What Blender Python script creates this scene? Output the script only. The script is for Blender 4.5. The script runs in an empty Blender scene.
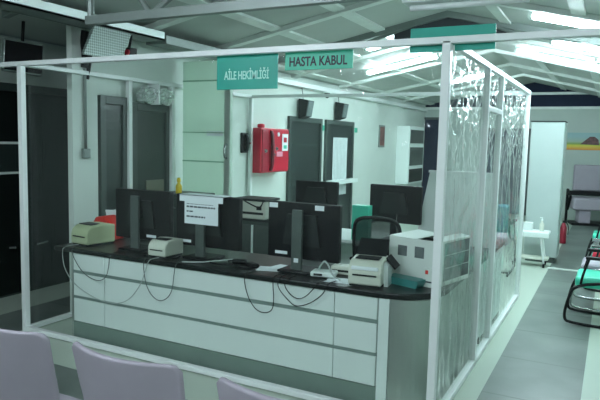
import bpy, bmesh, math, random
from mathutils import Vector, Matrix, noise
random.seed(4)
PI = math.pi
scene = bpy.context.scene
C = scene.collection

# ------------------------------------------------------------------ camera
F_PX, YAW, PITCH, ROLL = 602.4, 0.47758, 0.0981, 0.0238
fw = Vector((-math.sin(YAW)*math.cos(PITCH), math.cos(YAW)*math.cos(PITCH), -math.sin(PITCH)))
rt = Vector((math.cos(YAW), math.sin(YAW), 0)); up = rt.cross(fw)
cr, sr = math.cos(ROLL), math.sin(ROLL)
rt, up = cr*rt + sr*up, -sr*rt + cr*up
cd = bpy.data.cameras.new('camera'); cam = bpy.data.objects.new('camera', cd); C.objects.link(cam)
cd.sensor_fit = 'HORIZONTAL'; cd.sensor_width = 36; cd.lens = 36*F_PX/600; cd.clip_start = .02
M = Matrix.Identity(4)
for i in range(3):
    M[i][0], M[i][1], M[i][2] = rt[i], up[i], -fw[i]
M.translation = (0, 0, 1.68)
cam.matrix_world = M
scene.camera = cam

# ------------------------------------------------------------------ world, exposure, light levels
w = bpy.data.worlds.new('world'); scene.world = w; w.use_nodes = True
w.node_tree.nodes['Background'].inputs[0].default_value = (.02, .03, .04, 1)
w.node_tree.nodes['Background'].inputs[1].default_value = 1
scene.view_settings.view_transform = 'Standard'; scene.view_settings.look = 'None'
scene.view_settings.gamma = 1; scene.view_settings.use_curve_mapping = False
scene.view_settings.exposure = 1.9
scene.cycles.transparent_max_bounces = 24
scene.cycles.max_bounces = 8
scene.cycles.sample_clamp_indirect = 4
TUBE_COL = (.76, .97, 1.04)
TUBE_FAR, TUBE_NEAR = 36.0, 48.0

# ------------------------------------------------------------------ materials
def s2l(c):
    return tuple(((x/255)/12.92 if x/255 <= .04045 else ((x/255+.055)/1.055)**2.4) for x in c)
def mat(name, rgb, rough=.5, metal=0., vary=.06, scale=6., bump=0., spec=.5):
    m = bpy.data.materials.new(name); m.use_nodes = True
    nt = m.node_tree; b = nt.nodes['Principled BSDF']
    col = s2l(rgb)
    b.inputs['Roughness'].default_value = rough; b.inputs['Metallic'].default_value = metal
    b.inputs['Specular IOR Level'].default_value = spec
    tc = nt.nodes.new('ShaderNodeTexCoord')
    n = nt.nodes.new('ShaderNodeTexNoise'); n.inputs['Scale'].default_value = scale; n.inputs['Detail'].default_value = 3
    r = nt.nodes.new('ShaderNodeValToRGB')
    r.color_ramp.elements[0].position = .3; r.color_ramp.elements[1].position = .7
    r.color_ramp.elements[0].color = (*[c*(1-vary) for c in col], 1)
    r.color_ramp.elements[1].color = (*[min(1, c*(1+vary)) for c in col], 1)
    nt.links.new(tc.outputs['Object'], n.inputs['Vector']); nt.links.new(n.outputs['Fac'], r.inputs[0])
    nt.links.new(r.outputs[0], b.inputs['Base Color'])
    if bump:
        bp = nt.nodes.new('ShaderNodeBump'); bp.inputs['Strength'].default_value = bump
        n2 = nt.nodes.new('ShaderNodeTexNoise'); n2.inputs['Scale'].default_value = scale*12
        nt.links.new(tc.outputs['Object'], n2.inputs['Vector'])
        nt.links.new(n2.outputs['Fac'], bp.inputs['Height']); nt.links.new(bp.outputs[0], b.inputs['Normal'])
    return m
def emit(name, rgb, s):
    m = bpy.data.materials.new(name); m.use_nodes = True
    nt = m.node_tree; nt.nodes.clear()
    e = nt.nodes.new('ShaderNodeEmission'); e.inputs[0].default_value = (*rgb, 1); e.inputs[1].default_value = s
    o = nt.nodes.new('ShaderNodeOutputMaterial'); nt.links.new(e.outputs[0], o.inputs[0])
    return m
def film_mat(name, haze, rough, gloss=.75, tint=(.94, .975, .96)):
    m = bpy.data.materials.new(name); m.use_nodes = True
    nt = m.node_tree; nt.nodes.clear(); N = nt.nodes.new; L = nt.links.new
    o = N('ShaderNodeOutputMaterial'); tr = N('ShaderNodeBsdfTransparent'); tr.inputs[0].default_value = (*tint, 1)
    g = N('ShaderNodeBsdfGlossy'); g.inputs['Roughness'].default_value = rough; g.inputs[0].default_value = (1, 1, 1, 1)
    d = N('ShaderNodeBsdfDiffuse'); d.inputs[0].default_value = (.80, .84, .83, 1)
    t = N('ShaderNodeBsdfTranslucent'); t.inputs[0].default_value = (.80, .84, .83, 1)
    dt = N('ShaderNodeMixShader'); dt.inputs[0].default_value = .5; L(d.outputs[0], dt.inputs[1]); L(t.outputs[0], dt.inputs[2])
    hz = N('ShaderNodeMixShader'); L(tr.outputs[0], hz.inputs[1]); L(dt.outputs[0], hz.inputs[2])
    tc = N('ShaderNodeTexCoord'); mp = N('ShaderNodeMapping'); mp.inputs['Scale'].default_value = (9, 9, .9)
    n = N('ShaderNodeTexNoise'); n.inputs['Scale'].default_value = 1.6; n.inputs['Detail'].default_value = 4; n.inputs['Roughness'].default_value = .6
    L(tc.outputs['Object'], mp.inputs[0]); L(mp.outputs[0], n.inputs['Vector'])
    mr = N('ShaderNodeMapRange'); mr.inputs[1].default_value = .35; mr.inputs[2].default_value = .75
    mr.inputs[3].default_value = haze*.45; mr.inputs[4].default_value = haze*1.7
    L(n.outputs['Fac'], mr.inputs[0]); L(mr.outputs[0], hz.inputs[0])
    gm = N('ShaderNodeNewGeometry'); im = N('ShaderNodeMapRange'); im.inputs[3].default_value = 1.45; im.inputs[4].default_value = 1/1.45
    L(gm.outputs['Backfacing'], im.inputs[0])
    lw0 = N('ShaderNodeFresnel'); L(im.outputs[0], lw0.inputs[0])
    lw = N('ShaderNodeMath'); lw.operation = 'MULTIPLY'; lw.use_clamp = True; lw.inputs[1].default_value = gloss; L(lw0.outputs[0], lw.inputs[0])
    mx = N('ShaderNodeMixShader'); L(lw.outputs[0], mx.inputs[0]); L(hz.outputs[0], mx.inputs[1]); L(g.outputs[0], mx.inputs[2])
    bp = N('ShaderNodeBump'); bp.inputs['Strength'].default_value = .35; bp.inputs['Distance'].default_value = .02
    L(n.outputs['Fac'], bp.inputs['Height']); L(bp.outputs[0], g.inputs['Normal'])
    L(mx.outputs[0], o.inputs[0])
    return m
def dots_mat(name, base, dark, scale, fac=.34):
    m = mat(name, base, .4, .3)
    nt = m.node_tree; b = nt.nodes['Principled BSDF']; N = nt.nodes.new; L = nt.links.new
    tc = N('ShaderNodeTexCoord'); v = N('ShaderNodeTexVoronoi'); v.inputs['Scale'].default_value = scale
    v.inputs['Randomness'].default_value = .05
    lt = N('ShaderNodeMath'); lt.operation = 'LESS_THAN'; lt.inputs[1].default_value = fac
    mx = N('ShaderNodeMix'); mx.data_type = 'RGBA'
    L(tc.outputs['Object'], v.inputs['Vector']); L(v.outputs['Distance'], lt.inputs[0]); L(lt.outputs[0], mx.inputs[0])
    mx.inputs[6].default_value = (*s2l(base), 1); mx.inputs[7].default_value = (*s2l(dark), 1)
    L(mx.outputs[2], b.inputs['Base Color'])
    return m

def frosted(name, rgb):
    m = bpy.data.materials.new(name); m.use_nodes = True
    nt = m.node_tree; nt.nodes.clear(); N = nt.nodes.new; L = nt.links.new
    o = N('ShaderNodeOutputMaterial'); d = N('ShaderNodeBsdfDiffuse'); t_ = N('ShaderNodeBsdfTranslucent'); g = N('ShaderNodeBsdfGlossy')
    tc = N('ShaderNodeTexCoord'); n = N('ShaderNodeTexNoise'); n.inputs['Scale'].default_value = 5; L(tc.outputs['Object'], n.inputs['Vector'])
    r = N('ShaderNodeValToRGB'); c = s2l(rgb)
    r.color_ramp.elements[0].color = (*[q*.93 for q in c], 1); r.color_ramp.elements[1].color = (*c, 1); L(n.outputs['Fac'], r.inputs[0])
    L(r.outputs[0], d.inputs[0]); L(r.outputs[0], t_.inputs[0]); g.inputs['Roughness'].default_value = .3
    a = N('ShaderNodeMixShader'); a.inputs[0].default_value = .6; L(d.outputs[0], a.inputs[1]); L(t_.outputs[0], a.inputs[2])
    b = N('ShaderNodeMixShader'); b.inputs[0].default_value = .05; L(a.outputs[0], b.inputs[1]); L(g.outputs[0], b.inputs[2])
    L(b.outputs[0], o.inputs[0]); return m
def mesh_fabric(name, rgb, thru):
    m = mat(name, rgb, .7, vary=.2, scale=60); nt = m.node_tree; N = nt.nodes.new; L = nt.links.new
    b = nt.nodes['Principled BSDF']; o = nt.nodes['Material Output']; tr = N('ShaderNodeBsdfTransparent'); mx = N('ShaderNodeMixShader')
    mx.inputs[0].default_value = thru; L(b.outputs[0], mx.inputs[1]); L(tr.outputs[0], mx.inputs[2]); L(mx.outputs[0], o.inputs[0]); return m
MT = dict(
    openmesh=mesh_fabric('open_mesh', (30, 35, 37), .14),
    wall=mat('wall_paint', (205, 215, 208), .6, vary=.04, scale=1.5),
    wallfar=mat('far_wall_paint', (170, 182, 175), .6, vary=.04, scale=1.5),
    ceil=mat('ceiling_panel', (176, 184, 178), .6, vary=.05, scale=1.2),
    batten=mat('ceiling_batten', (212, 220, 214), .5),
    steel=mat('grey_steel', (128, 138, 134), .45, .4),
    darksteel=mat('dark_steel', (58, 62, 66), .5, .3),
    pvc=mat('white_pvc', (226, 232, 230), .35, vary=.02),
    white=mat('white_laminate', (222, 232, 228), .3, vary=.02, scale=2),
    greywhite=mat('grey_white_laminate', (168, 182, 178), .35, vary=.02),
    groove=mat('groove_aluminium', (132, 150, 144), .45, .2),
    alu=mat('brushed_aluminium', (176, 184, 178), .3, .7, scale=3),
    plinth=mat('plinth_metal', (128, 146, 138), .45, .3),
    top=mat('black_worktop', (18, 23, 23), .3, spec=.3),
    black=mat('black_plastic', (13, 15, 17), .5, spec=.25),
    dark=mat('dark_grey_plastic', (30, 35, 35), .5, spec=.3),
    column=mat('grey_stand', (80, 90, 86), .45, .2),
    tvscreen=mat('matt_screen', (12, 13, 16), .55, spec=.2),
    screen=mat('screen_glass', (9, 11, 14), .15),
    paper=mat('paper', (226, 234, 236), .7, vary=.02),
    ink=mat('ink', (60, 70, 78), .8),
    beige=mat('beige_plastic', (205, 210, 196), .4, vary=.02),
    printer=mat('printer_green_beige', (176, 188, 150), .45, vary=.03),
    red=mat('red_plastic', (205, 38, 28), .4),
    firered=mat('fire_red', (190, 18, 48), .4, vary=.08),
    teal=mat('sign_teal', (0, 150, 132), .45, vary=.04),
    tealtext=mat('pale_lettering', (170, 226, 214), .5),
    greensign=mat('sign_green', (52, 172, 142), .45, vary=.04),
    navytext=mat('dark_lettering', (14, 36, 48), .5),
    greendoor=frosted('frosted_green_panel', (232, 248, 236)),
    door=mat('dark_door_glass', (38, 48, 46), .3, vary=.2, scale=1.4),
    doorframe=mat('dark_door_frame', (56, 68, 64), .4),
    doorblack=mat('black_door', (14, 21, 19), .5, spec=.25),
    glassdark=mat('clerestory_glass', (34, 42, 60), .7, spec=.15),
    curtain=mat('pale_curtain', (190, 200, 200), .8, vary=.05, scale=12),
    lilac=mat('lilac_upholstery', (152, 145, 155), .55, vary=.03, scale=9, bump=.03),
    lilacedge=mat('lilac_piping', (128, 126, 138), .6),
    tealpad=mat('teal_upholstery', (60, 196, 164), .4, vary=.04),
    darkred=mat('dark_red_paint', (130, 20, 42), .4),
    redpad=mat('red_upholstery', (196, 32, 56), .5),
    chrome=mat('chrome', (190, 195, 195), .2, .9),
    tray=dots_mat('perforated_tray', (225, 235, 232), (60, 70, 68), 26),
    plate=dots_mat('perforated_plate', (146, 160, 154), (98, 112, 106), 44, .42),
    cable=mat('grey_cable', (74, 84, 82), .5),
    whitecable=mat('pale_cable', (170, 180, 176), .5),
    mesh=mat('mesh_fabric', (38, 44, 46), .7, vary=.2, scale=60),
    card=mat('white_carton', (214, 222, 216), .6, vary=.03),
    cardprint=mat('carton_print', (96, 104, 104), .6, vary=.5, scale=14),
    tealbox=mat('teal_box', (50, 128, 124), .45),
    yellow=mat('yellow_plastic', (220, 190, 30), .4),
    speaker=mat('speaker_grey', (92, 106, 104), .6, vary=.15, scale=30),
    tube_off=mat('unlit_tube', (214, 222, 220), .3),
    film=film_mat('clear_film', .008, .05, .8),
    filmside=film_mat('creased_film', .10, .05, 1.2),
    filmroll=film_mat('rolled_film', .42, .06, 4.0),
    lit=emit('fluorescent_tube', TUBE_COL, TUBE_FAR),
    litnear=emit('fluorescent_tube_front', (.86, .98, 1.08), TUBE_NEAR),
)

def floor_mat():
    m = mat('vinyl_floor', (120, 128, 122), .4, vary=.08, scale=2.2)
    nt = m.node_tree; b = nt.nodes['Principled BSDF']; N = nt.nodes.new; L = nt.links.new
    g = N('ShaderNodeNewGeometry'); sx = N('ShaderNodeSeparateXYZ'); L(g.outputs['Position'], sx.inputs[0])
    def op(o, a, v):
        n = N('ShaderNodeMath'); n.operation = o
        for i, q in enumerate((a, v)):
            if isinstance(q, (int, float)): n.inputs[i].default_value = q
            else: L(q, n.inputs[i])
        return n.outputs[0]
    X, Y = sx.outputs[0], sx.outputs[1]
    light = op('MULTIPLY', op('LESS_THAN', X, -.70), op('GREATER_THAN', Y, 3.0))
    light = op('MULTIPLY', light, op('SUBTRACT', 1.0, op('MULTIPLY', op('GREATER_THAN', X, -4.97), op('LESS_THAN', X, -4.42))))
    light = op('MAXIMUM', light, op('GREATER_THAN', X, -.09))
    def mixc(fac, a, c):
        mx = N('ShaderNodeMix'); mx.data_type = 'RGBA'; L(fac, mx.inputs[0])
        if isinstance(a, tuple): mx.inputs[6].default_value = (*a, 1)
        else: L(a, mx.inputs[6])
        mx.inputs[7].default_value = (*c, 1)
        return mx.outputs[2]
    ns = N('ShaderNodeTexNoise'); ns.inputs['Scale'].default_value = 1.7; ns.inputs['Detail'].default_value = 6
    L(g.outputs['Position'], ns.inputs['Vector'])
    cr_ = N('ShaderNodeValToRGB'); L(ns.outputs['Fac'], cr_.inputs[0])
    cr_.color_ramp.elements[0].position = .32; cr_.color_ramp.elements[1].position = .68
    cr_.color_ramp.elements[0].color = (*s2l((82, 92, 88)), 1); cr_.color_ramp.elements[1].color = (*s2l((108, 118, 112)), 1)
    col = mixc(light, cr_.outputs[0], s2l((172, 186, 172)))
    # tile joints every 0.95 m across the dark aisle
    fr = op('FRACT', op('DIVIDE', op('ADD', Y, -4.12), .8), 0)
    jt = op('MULTIPLY', op('LESS_THAN', fr, .022), op('SUBTRACT', 1.0, light))
    col = mixc(jt, col, s2l((72, 82, 78)))
    L(col, b.inputs['Base Color'])
    return m
MT['floor'] = floor_mat()

# ------------------------------------------------------------------ mesh helpers
class MB:
    def __init__(s): s.bm = bmesh.new()
    def box(s, x0, x1, y0, y1, z0, z1, bevel=0., rot=None, seg=2):
        sub = bmesh.new()
        bmesh.ops.create_cube(sub, size=1)
        for v in sub.verts:
            v.co = Vector(((x0+x1)/2 + v.co.x*(x1-x0), (y0+y1)/2 + v.co.y*(y1-y0), (z0+z1)/2 + v.co.z*(z1-z0)))
        if bevel:
            bmesh.ops.bevel(sub, geom=sub.edges[:], offset=bevel, segments=seg, profile=.5, affect='EDGES')
        s._join(sub, rot); return s
    def _join(s, sub, rot=None):
        if rot is not None: sub.transform(rot)
        me = bpy.data.meshes.new('tmp'); sub.to_mesh(me); sub.free(); s.bm.from_mesh(me); bpy.data.meshes.remove(me)
    def cyl(s, p0, p1, r, r2=None, n=16):
        p0, p1 = Vector(p0), Vector(p1); d = p1-p0
        sub = bmesh.new()
        bmesh.ops.create_cone(sub, cap_ends=True, segments=n, radius1=r, radius2=r if r2 is None else r2, depth=d.length)
        q = d.to_track_quat('Z', 'Y').to_matrix().to_4x4(); q.translation = (p0+p1)/2
        s._join(sub, q); return s
    def tube(s, pts, r, n=8, smooth=0, square=False):
        pts = [Vector(p) for p in pts]
        for _ in range(smooth):
            q = [pts[0]]
            for a, b in zip(pts, pts[1:]): q += [a*.75+b*.25, a*.25+b*.75]
            q.append(pts[-1]); pts = q
        rings = []; ref = None
        for i, p in enumerate(pts):
            t = (pts[min(i+1, len(pts)-1)] - pts[max(i-1, 0)]).normalized()
            if ref is None:
                ref = t.orthogonal().normalized()
            ref = (ref - t*ref.dot(t)).normalized(); bn = t.cross(ref)
            rings.append([s.bm.verts.new(p + r*(math.cos(2*PI*k/n)*ref + math.sin(2*PI*k/n)*bn)) for k in range(n)])
        for a, b in zip(rings, rings[1:]):
            for k in range(n): s.bm.faces.new((a[k], a[(k+1) % n], b[(k+1) % n], b[k]))
        s.bm.faces.new(rings[0][::-1]); s.bm.faces.new(rings[-1]); return s
    def lathe(s, prof, cx, cy, n=20):
        rings = [[s.bm.verts.new((cx+r*math.cos(2*PI*k/n), cy+r*math.sin(2*PI*k/n), z)) for k in range(n)] for r, z in prof]
        for a, b in zip(rings, rings[1:]):
            for k in range(n): s.bm.faces.new((a[k], a[(k+1) % n], b[(k+1) % n], b[k]))
        s.bm.faces.new(rings[0][::-1]); s.bm.faces.new(rings[-1]); return s
    def prism(s, poly, axis, a, b):
        """polygon in the plane across `axis`, extruded from a to b"""
        def P(u, v, t): return {'x': (t, u, v), 'y': (u, t, v), 'z': (u, v, t)}[axis]
        lo = [s.bm.verts.new(P(u, v, a)) for u, v in poly]; hi = [s.bm.verts.new(P(u, v, b)) for u, v in poly]
        s.bm.faces.new(lo); s.bm.faces.new(hi[::-1])
        for i in range(len(poly)):
            j = (i+1) % len(poly); s.bm.faces.new((lo[i], hi[i], hi[j], lo[j]))
        return s
    def grid(s, fn, nu, nv):
        vs = [[s.bm.verts.new(fn(i/nu, j/nv)) for j in range(nv+1)] for i in range(nu+1)]
        for i in range(nu):
            for j in range(nv): s.bm.faces.new((vs[i][j], vs[i+1][j], vs[i+1][j+1], vs[i][j+1]))
        return s
    def build(s, name, m, parent=None, smooth=False, loc=None):
        bmesh.ops.recalc_face_normals(s.bm, faces=s.bm.faces[:])
        me = bpy.data.meshes.new(name); s.bm.to_mesh(me); s.bm.free()
        me.materials.append(MT[m] if isinstance(m, str) else m)
        if smooth:
            for p in me.polygons: p.use_smooth = True
        o = bpy.data.objects.new(name, me); C.objects.link(o)
        if parent is not None: o.parent = parent
        if loc: o.location = loc
        return o
def B(*a, **k): return MB().box(*a, **k)
def tag(o, label, cat, group=None):
    o['label'] = label; o['category'] = cat
    if group: o['group'] = group
    return o
def thing(name, label, cat, loc=(0, 0, 0), rz=0, group=None):
    o = bpy.data.objects.new(name, None); C.objects.link(o)
    o.location = loc; o.rotation_euler = (0, 0, rz); o.empty_display_size = .1
    return tag(o, label, cat, group)
def struct(name, mb, m, smooth=False, parent=None):
    o = mb.build(name, m, parent, smooth)
    if parent is None: o['kind'] = 'structure'
    return o
def copy_tree(o, parent=None):
    c = o.copy(); C.objects.link(c)
    if parent is not None: c.parent = parent
    for ch in list(o.children): copy_tree(ch, c)
    return c
def text_mesh(name, txt, w_, h_, m, parent, loc, rot=(PI/2, 0, 0), depth=.002):
    cu = bpy.data.curves.new(name, 'FONT'); cu.body = txt; cu.extrude = .01; cu.offset = .022
    tmp = bpy.data.objects.new(name+'_tmp', cu); C.objects.link(tmp)
    dg = bpy.context.evaluated_depsgraph_get(); dg.update()
    me = bpy.data.meshes.new_from_object(tmp.evaluated_get(dg))
    bpy.data.objects.remove(tmp); bpy.data.curves.remove(cu)
    xs = [v.co.x for v in me.vertices]; ys = [v.co.y for v in me.vertices]; zs = [v.co.z for v in me.vertices]
    for v in me.vertices:
        v.co.x = ((v.co.x-min(xs))/(max(xs)-min(xs))-.5)*w_
        v.co.y = ((v.co.y-min(ys))/(max(ys)-min(ys))-.5)*h_
        v.co.z = ((v.co.z-min(zs))/(max(zs)-min(zs))-.5)*depth
    me.materials.clear(); me.materials.append(MT[m])
    o = bpy.data.objects.new(name, me); C.objects.link(o); o.parent = parent; o.location = loc; o.rotation_euler = rot
    return o

# ------------------------------------------------------------------ setting
XL, XREC, XR, YB, YF, RX, RZ = -4.42, -5.5, .95, -3.0, 15.5, -1.8, 3.2
SL, SR_ = .2, .25
def roof(x): return RZ - (SL*(RX-max(x, XL)) if x < RX else SR_*(x-RX))
struct('floor', B(XREC-.2, XR+.2, YB-.2, YF+.2, -.1, 0), 'floor')
struct('ceiling', MB().prism([(XREC-.2, roof(XL)), (XL, roof(XL)), (RX, RZ), (XR+.2, roof(XR+.2)), (XR+.2, roof(XR+.2)+.1), (RX, RZ+.1), (XL, roof(XL)+.1), (XREC-.2, roof(XL)+.1)], 'y', YB-.2, YF+.2), 'ceil')
struct('wall_left', MB().prism([(3.96, 0), (YF, 0), (YF, 2.67), (3.96, 2.67)], 'x', XL-.04, XL), 'wall')
struct('wall_left_recess', B(XREC-.1, XREC, YB, 6.2, 0, 2.66), 'wall')
struct('wall_right', B(XR, XR+.1, YB, YF, 0, 2.6), 'wall')
struct('wall_front', MB().prism([(XREC-.1, 0), (XR+.1, 0), (XR+.1, roof(XR+.1)), (RX, RZ), (XL, roof(XL)), (XREC-.1, roof(XL))], 'y', YB-.1, YB), 'wall')
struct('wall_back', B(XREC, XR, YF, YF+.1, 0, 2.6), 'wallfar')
struct('window_1', MB().prism([(XREC, 2.6), (XR, 2.6), (XR, roof(XR)), (RX, RZ), (XL, roof(XL)), (XREC, roof(XL))], 'y', YF+.02, YF+.06), 'glassdark')
struct('trim_1', B(XREC, XR, YF-.04, YF+.02, 2.56, 2.62), 'batten')
struct('trim_2', B(XREC, XR, YF-.03, YF+.02, 2.90, 2.96), 'batten')
struct('trim_3', B(-.72, XR, 8.88, 8.94, 0, .012), 'batten')
struct('pillar', B(XL-.03, XL+.035, 3.94, 4.24, 0, roof(XL)), 'wall')
# roof battens along the ridge direction and rafters across
k = 4
for x in (-4.25, -3.35, -2.6, -1.15, -.35, .4):
    z = roof(x)
    struct('trim_%d' % k, MB().prism([(x-.06, roof(x-.06)+.01), (x+.06, roof(x+.06)+.01), (x+.06, roof(x+.06)-.025), (x-.06, roof(x-.06)-.025)], 'y', YB, YF), 'batten'); k += 1
for y in (4.6, 5.85, 8.2, 10.0, 11.8, 13.6):
    struct('trim_%d' % k, MB().prism([(XL, roof(XL)+.01), (RX, RZ+.01), (XR, roof(XR)+.01), (XR, roof(XR)-.05), (RX, RZ-.05), (XL, roof(XL)-.05)], 'y', y-.05, y+.05), 'batten'); k += 1
def truss(y, zc, m):
    mb = MB().box(-3.5, XR, y-.03, y+.03, zc-.03, zc+.03).cyl((-3.47, y, zc), (-3.47, y, roof(-3.47)), .025, n=8)
    for a, b in ((-2.9, -3.2), (-2.9, -1.8), (-.9, -1.8), (-.9, -.1), (.6, -.1)):
        za, zb = (zc, roof(b)-.02)
        mb.cyl((a, y, za), (b, y, zb), .022, n=8)
    mb.prism([(XL, roof(XL)), (RX, RZ), (XR, roof(XR)), (XR, roof(XR)-.07), (RX, RZ-.07), (XL, roof(XL)-.07)], 'y', y-.03, y+.03)
    return mb
struct('ceiling_beam', truss(3.3, 2.52, 'steel'), 'steel')
struct('ceiling_beam.001', truss(7.05, 2.86, 'steel'), 'steel')
# dark infill of the gable above the booth's far end
struct('trim_%d' % k, MB().prism([(-2.45, 2.88), (-1.15, 2.88), (-1.15, roof(-1.15)-.06), (RX, RZ-.06), (-2.45, roof(-2.45)-.06)], 'y', 7.1, 7.15), 'darksteel'); k += 1
struct('trim_%d' % k, B(-4.24, -3.98, 4.75, 6.4, 2.60, 2.68), 'steel'); k += 1
struct('baseboard_left', B(XL-.0, XL+.02, 5.5, YF, 0, .1), 'doorframe')
struct('baseboard_left_recess', B(XREC, XREC+.02, YB, 6.2, 0, .02), 'doorframe')

# doors of the left-hand walls
def door(n, x, y0, y1, ztop, leaf, frame, extra=None, z0=0.02, depth=.045):
    f = MB()
    f.box(x, x+depth, y0, y0+.07, z0, ztop, .004).box(x, x+depth, y1-.07, y1, z0, ztop, .004).box(x, x+depth, y0+.07, y1-.07, ztop-.08, ztop, .004)
    d = B(x, x+depth*.5, y0+.07, y1-.07, z0, ztop-.08).build('door_%d' % n, leaf); d['kind'] = 'structure'
    fr = f.build('door_frame', frame, d)
    return d
d1 = door(1, XREC, 2.6, 4.28, 2.19, 'doorblack', 'doorframe')
MB().box(XREC+.023, XREC+.04, 3.86, 4.25, 1.27, 1.60).build('vision_frame', 'batten', d1)
MB().box(XREC+.035, XREC+.046, 3.88, 4.225, 1.295, 1.575).build('vision_pane', 'door', d1)
d2 = door(2, XREC, 4.28, 4.92, 2.19, 'door', 'doorframe')
for o, y in ((d1, 4.11), (d2, 4.39)):
    MB().cyl((XREC+.02, y, .51), (XREC+.07, y, .51), .014).tube([(XREC+.07, y, .51), (XREC+.075, y+(.06 if y > 4.2 else -.03), .515), (XREC+.075, y+(.12 if y > 4.2 else -.08), .52)], .012).build('door_handle', 'chrome', o)
d3 = door(3, XL, 4.27, 4.64, 2.07, 'door', 'doorframe')
d4 = door(4, XL, 4.70, 5.30, 2.03, 'door', 'doorframe')
MB().box(XL+.02, XL+.032, 4.92, 5.2, .9, 1.22).build('lower_panel', mat('brownish_pane', (112, 112, 98), .4), d4)
d5 = door(5, XL, 8.06, 9.22, 2.05, 'door', 'doorframe')
MB().box(XL+.02, XL+.03, 8.2, 9.1, 1.60, 1.63).box(XL+.02, XL+.03, 8.2, 9.1, .98, 1.02).build('glazing_bar', 'doorframe', d5)
d6 = door(6, XL, 9.38, 10.62, 2.05, 'door', 'doorframe')
MB().grid(lambda u, v: (XL+.035+.012*math.sin(u*26), 9.68+u*.62, .72+v*1.03), 40, 4).build('curtain', 'curtain', d6, True)
B(XL+.02, XL+.16, 9.42, 10.6, .93, 1.0, .006).build('ledge', 'white', d6)
for n, x0, x1 in ((7, -2.84, -1.84), (8, -4.4, -3.98)):
    d = B(x0, x1, YF-.05, YF-.01, .02, 2.04 if n == 7 else 2.3).build('door_%d' % n, 'glassdark'); d['kind'] = 'structure'
    f = MB().box(x0-.06, x0, YF-.06, YF, .0, 2.1).box(x1, x1+.06, YF-.06, YF, .0, 2.1).box(x0-.06, x1+.06, YF-.06, YF, 2.04 if n == 7 else 2.3, 2.1 if n == 7 else 2.36)
    f.build('door_frame', 'doorframe', d)

# ------------------------------------------------------------------ ceiling lamps
def lamp(x, y, label, tube, length=1.2, ext=.0):
    sl = math.atan(SL) if x < RX else -math.atan(SR_)
    t = thing('fluorescent_lamp', label, 'ceiling lamp', (x, y, roof(x)-.04), 0, None)
    t.rotation_euler = (0, -sl, 0)
    MB().prism([(-.07, 0), (.07, 0), (.10, .045), (-.10, .045)], 'x', -length/2, length/2).build('housing', 'white', t)
    for s in (-.045, .045):
        MB().cyl((-length/2+.04, s, -.022), (length/2-.04, s, -.022), .017, n=10).build('tube', tube, t, True)
    for s in (-1, 1):
        B(s*(length/2-.02)-.02, s*(length/2-.02)+.02, -.07, .07, -.045, .002, .004).build('lamp_holder', 'white', t)
    return t
lamp(-3.03, 9.2, 'lit twin tube ceiling lamp left of the ridge, hung below the half hidden one', 'lit')
lamp(-.77, 9.2, 'lit twin tube ceiling lamp on the right slope, lower bright bar above the aisle', 'lit')
lamp(-2.55, 7.6, 'lit ceiling lamp on the left slope, half hidden behind the white top rail', 'lit', .95)
lamp(-.2, 6.05, 'lit ceiling lamp on the right slope, topmost bright bar over the aisle', 'lit')
lamp(-.15, 7.5, 'lit ceiling lamp on the right slope, middle bright bar over the aisle', 'lit')
lamp(-2.6, 12.2, 'added ceiling lamp left of the ridge, brightens the back beyond the booth', 'lit')  # added lamp, put in to brighten the far end of the room
lamp(-3.1, .7, 'lit ceiling lamp over the waiting chairs, left slope', 'litnear')
lamp(-.4, -.4, 'lit ceiling lamp over the waiting area, right slope', 'litnear')
t = thing('hanging_lamp', 'unlit pale ceiling lamp hung under the front roof beam', 'ceiling lamp', (-.74, 3.3, 2.44))
MB().prism([(-.06, .0), (.06, .0), (.09, .05), (-.09, .05)], 'x', -.34, .34).build('housing', 'white', t)
MB().cyl((-.31, 0, -.02), (.31, 0, -.02), .016, n=10).build('tube', 'tube_off', t, True)
for s in (-.28, .28): MB().cyl((s, 0, .04), (s, 0, .06), .012, n=8).build('hanger', 'steel', t)

# ------------------------------------------------------------------ cable trays and things up on the left wall
t = thing('cable_tray', 'perforated white cable tray running under the roof at the upper left', 'cable tray', (-4.1, 0, 2.62))
B(-.14, .14, 1.6, 4.7, 0, .015).build('tray_bed', 'steel', t)
for x in (-.14, .12): B(x, x+.02, 1.6, 4.7, .0, .08).build('side_lip', 'tray', t)
for y in (2.2, 3.3, 4.6): MB().cyl((0, y, .0), (0, y, roof(-4.1)-2.62+.01), .012, n=8).build('hanger_rod', 'steel', t)
t = thing('cable_tray', 'white cable trunk along the left eave above the red fire cabinet', 'cable tray', (XL+.01, 0, 2.5))
B(0, .1, 6.2, 15.3, 0, .07, .006).build('trunking', 'pvc', t)
B(.0, .13, 6.25, 6.5, -.12, .0, .01).build('junction_box', 'dark', t)
t = thing('perforated_plate', 'grey speckled perforated metal plate hanging aslant below the cable tray', 'metal plate')
MB().prism([(3.72, 2.36), (4.16, 2.37), (4.30, 2.64), (3.85, 2.62)], 'x', -4.03, -4.0).build('plate', 'plate', t)
t = thing('security_camera', 'small black camera with a reddish lens hanging beside the perforated plate', 'camera', (-4.05, 4.34, 2.62))
MB().cyl((0, 0, 0), (0, -.03, -.13), .012, n=8).build('bracket', 'black', t)
MB().box(-.035, .035, -.06, .04, -.2, -.12, .01).build('camera_body', 'black', t)
MB().cyl((.01, -.058, -.165), (.01, -.07, -.165), .026, n=14).build('lens', 'redpad', t)
t = thing('cable_bundle', 'dark bundle of cables at the head of the pale wall pillar', 'cables')
MB().tube([(-4.3, 4.02, 2.62), (-4.33, 4.03, 2.52), (-4.36, 4.08, 2.42), (-4.37, 4.07, 2.3)], .035, smooth=2).tube([(-4.3, 4.12, 2.62), (-4.34, 4.13, 2.5), (-4.37, 4.1, 2.2)], .02, smooth=2).build('cords', 'black', t, True)
t = thing('wall_conduit', 'grey pipe down the pale pillar ending in a small box', 'conduit')
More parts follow.
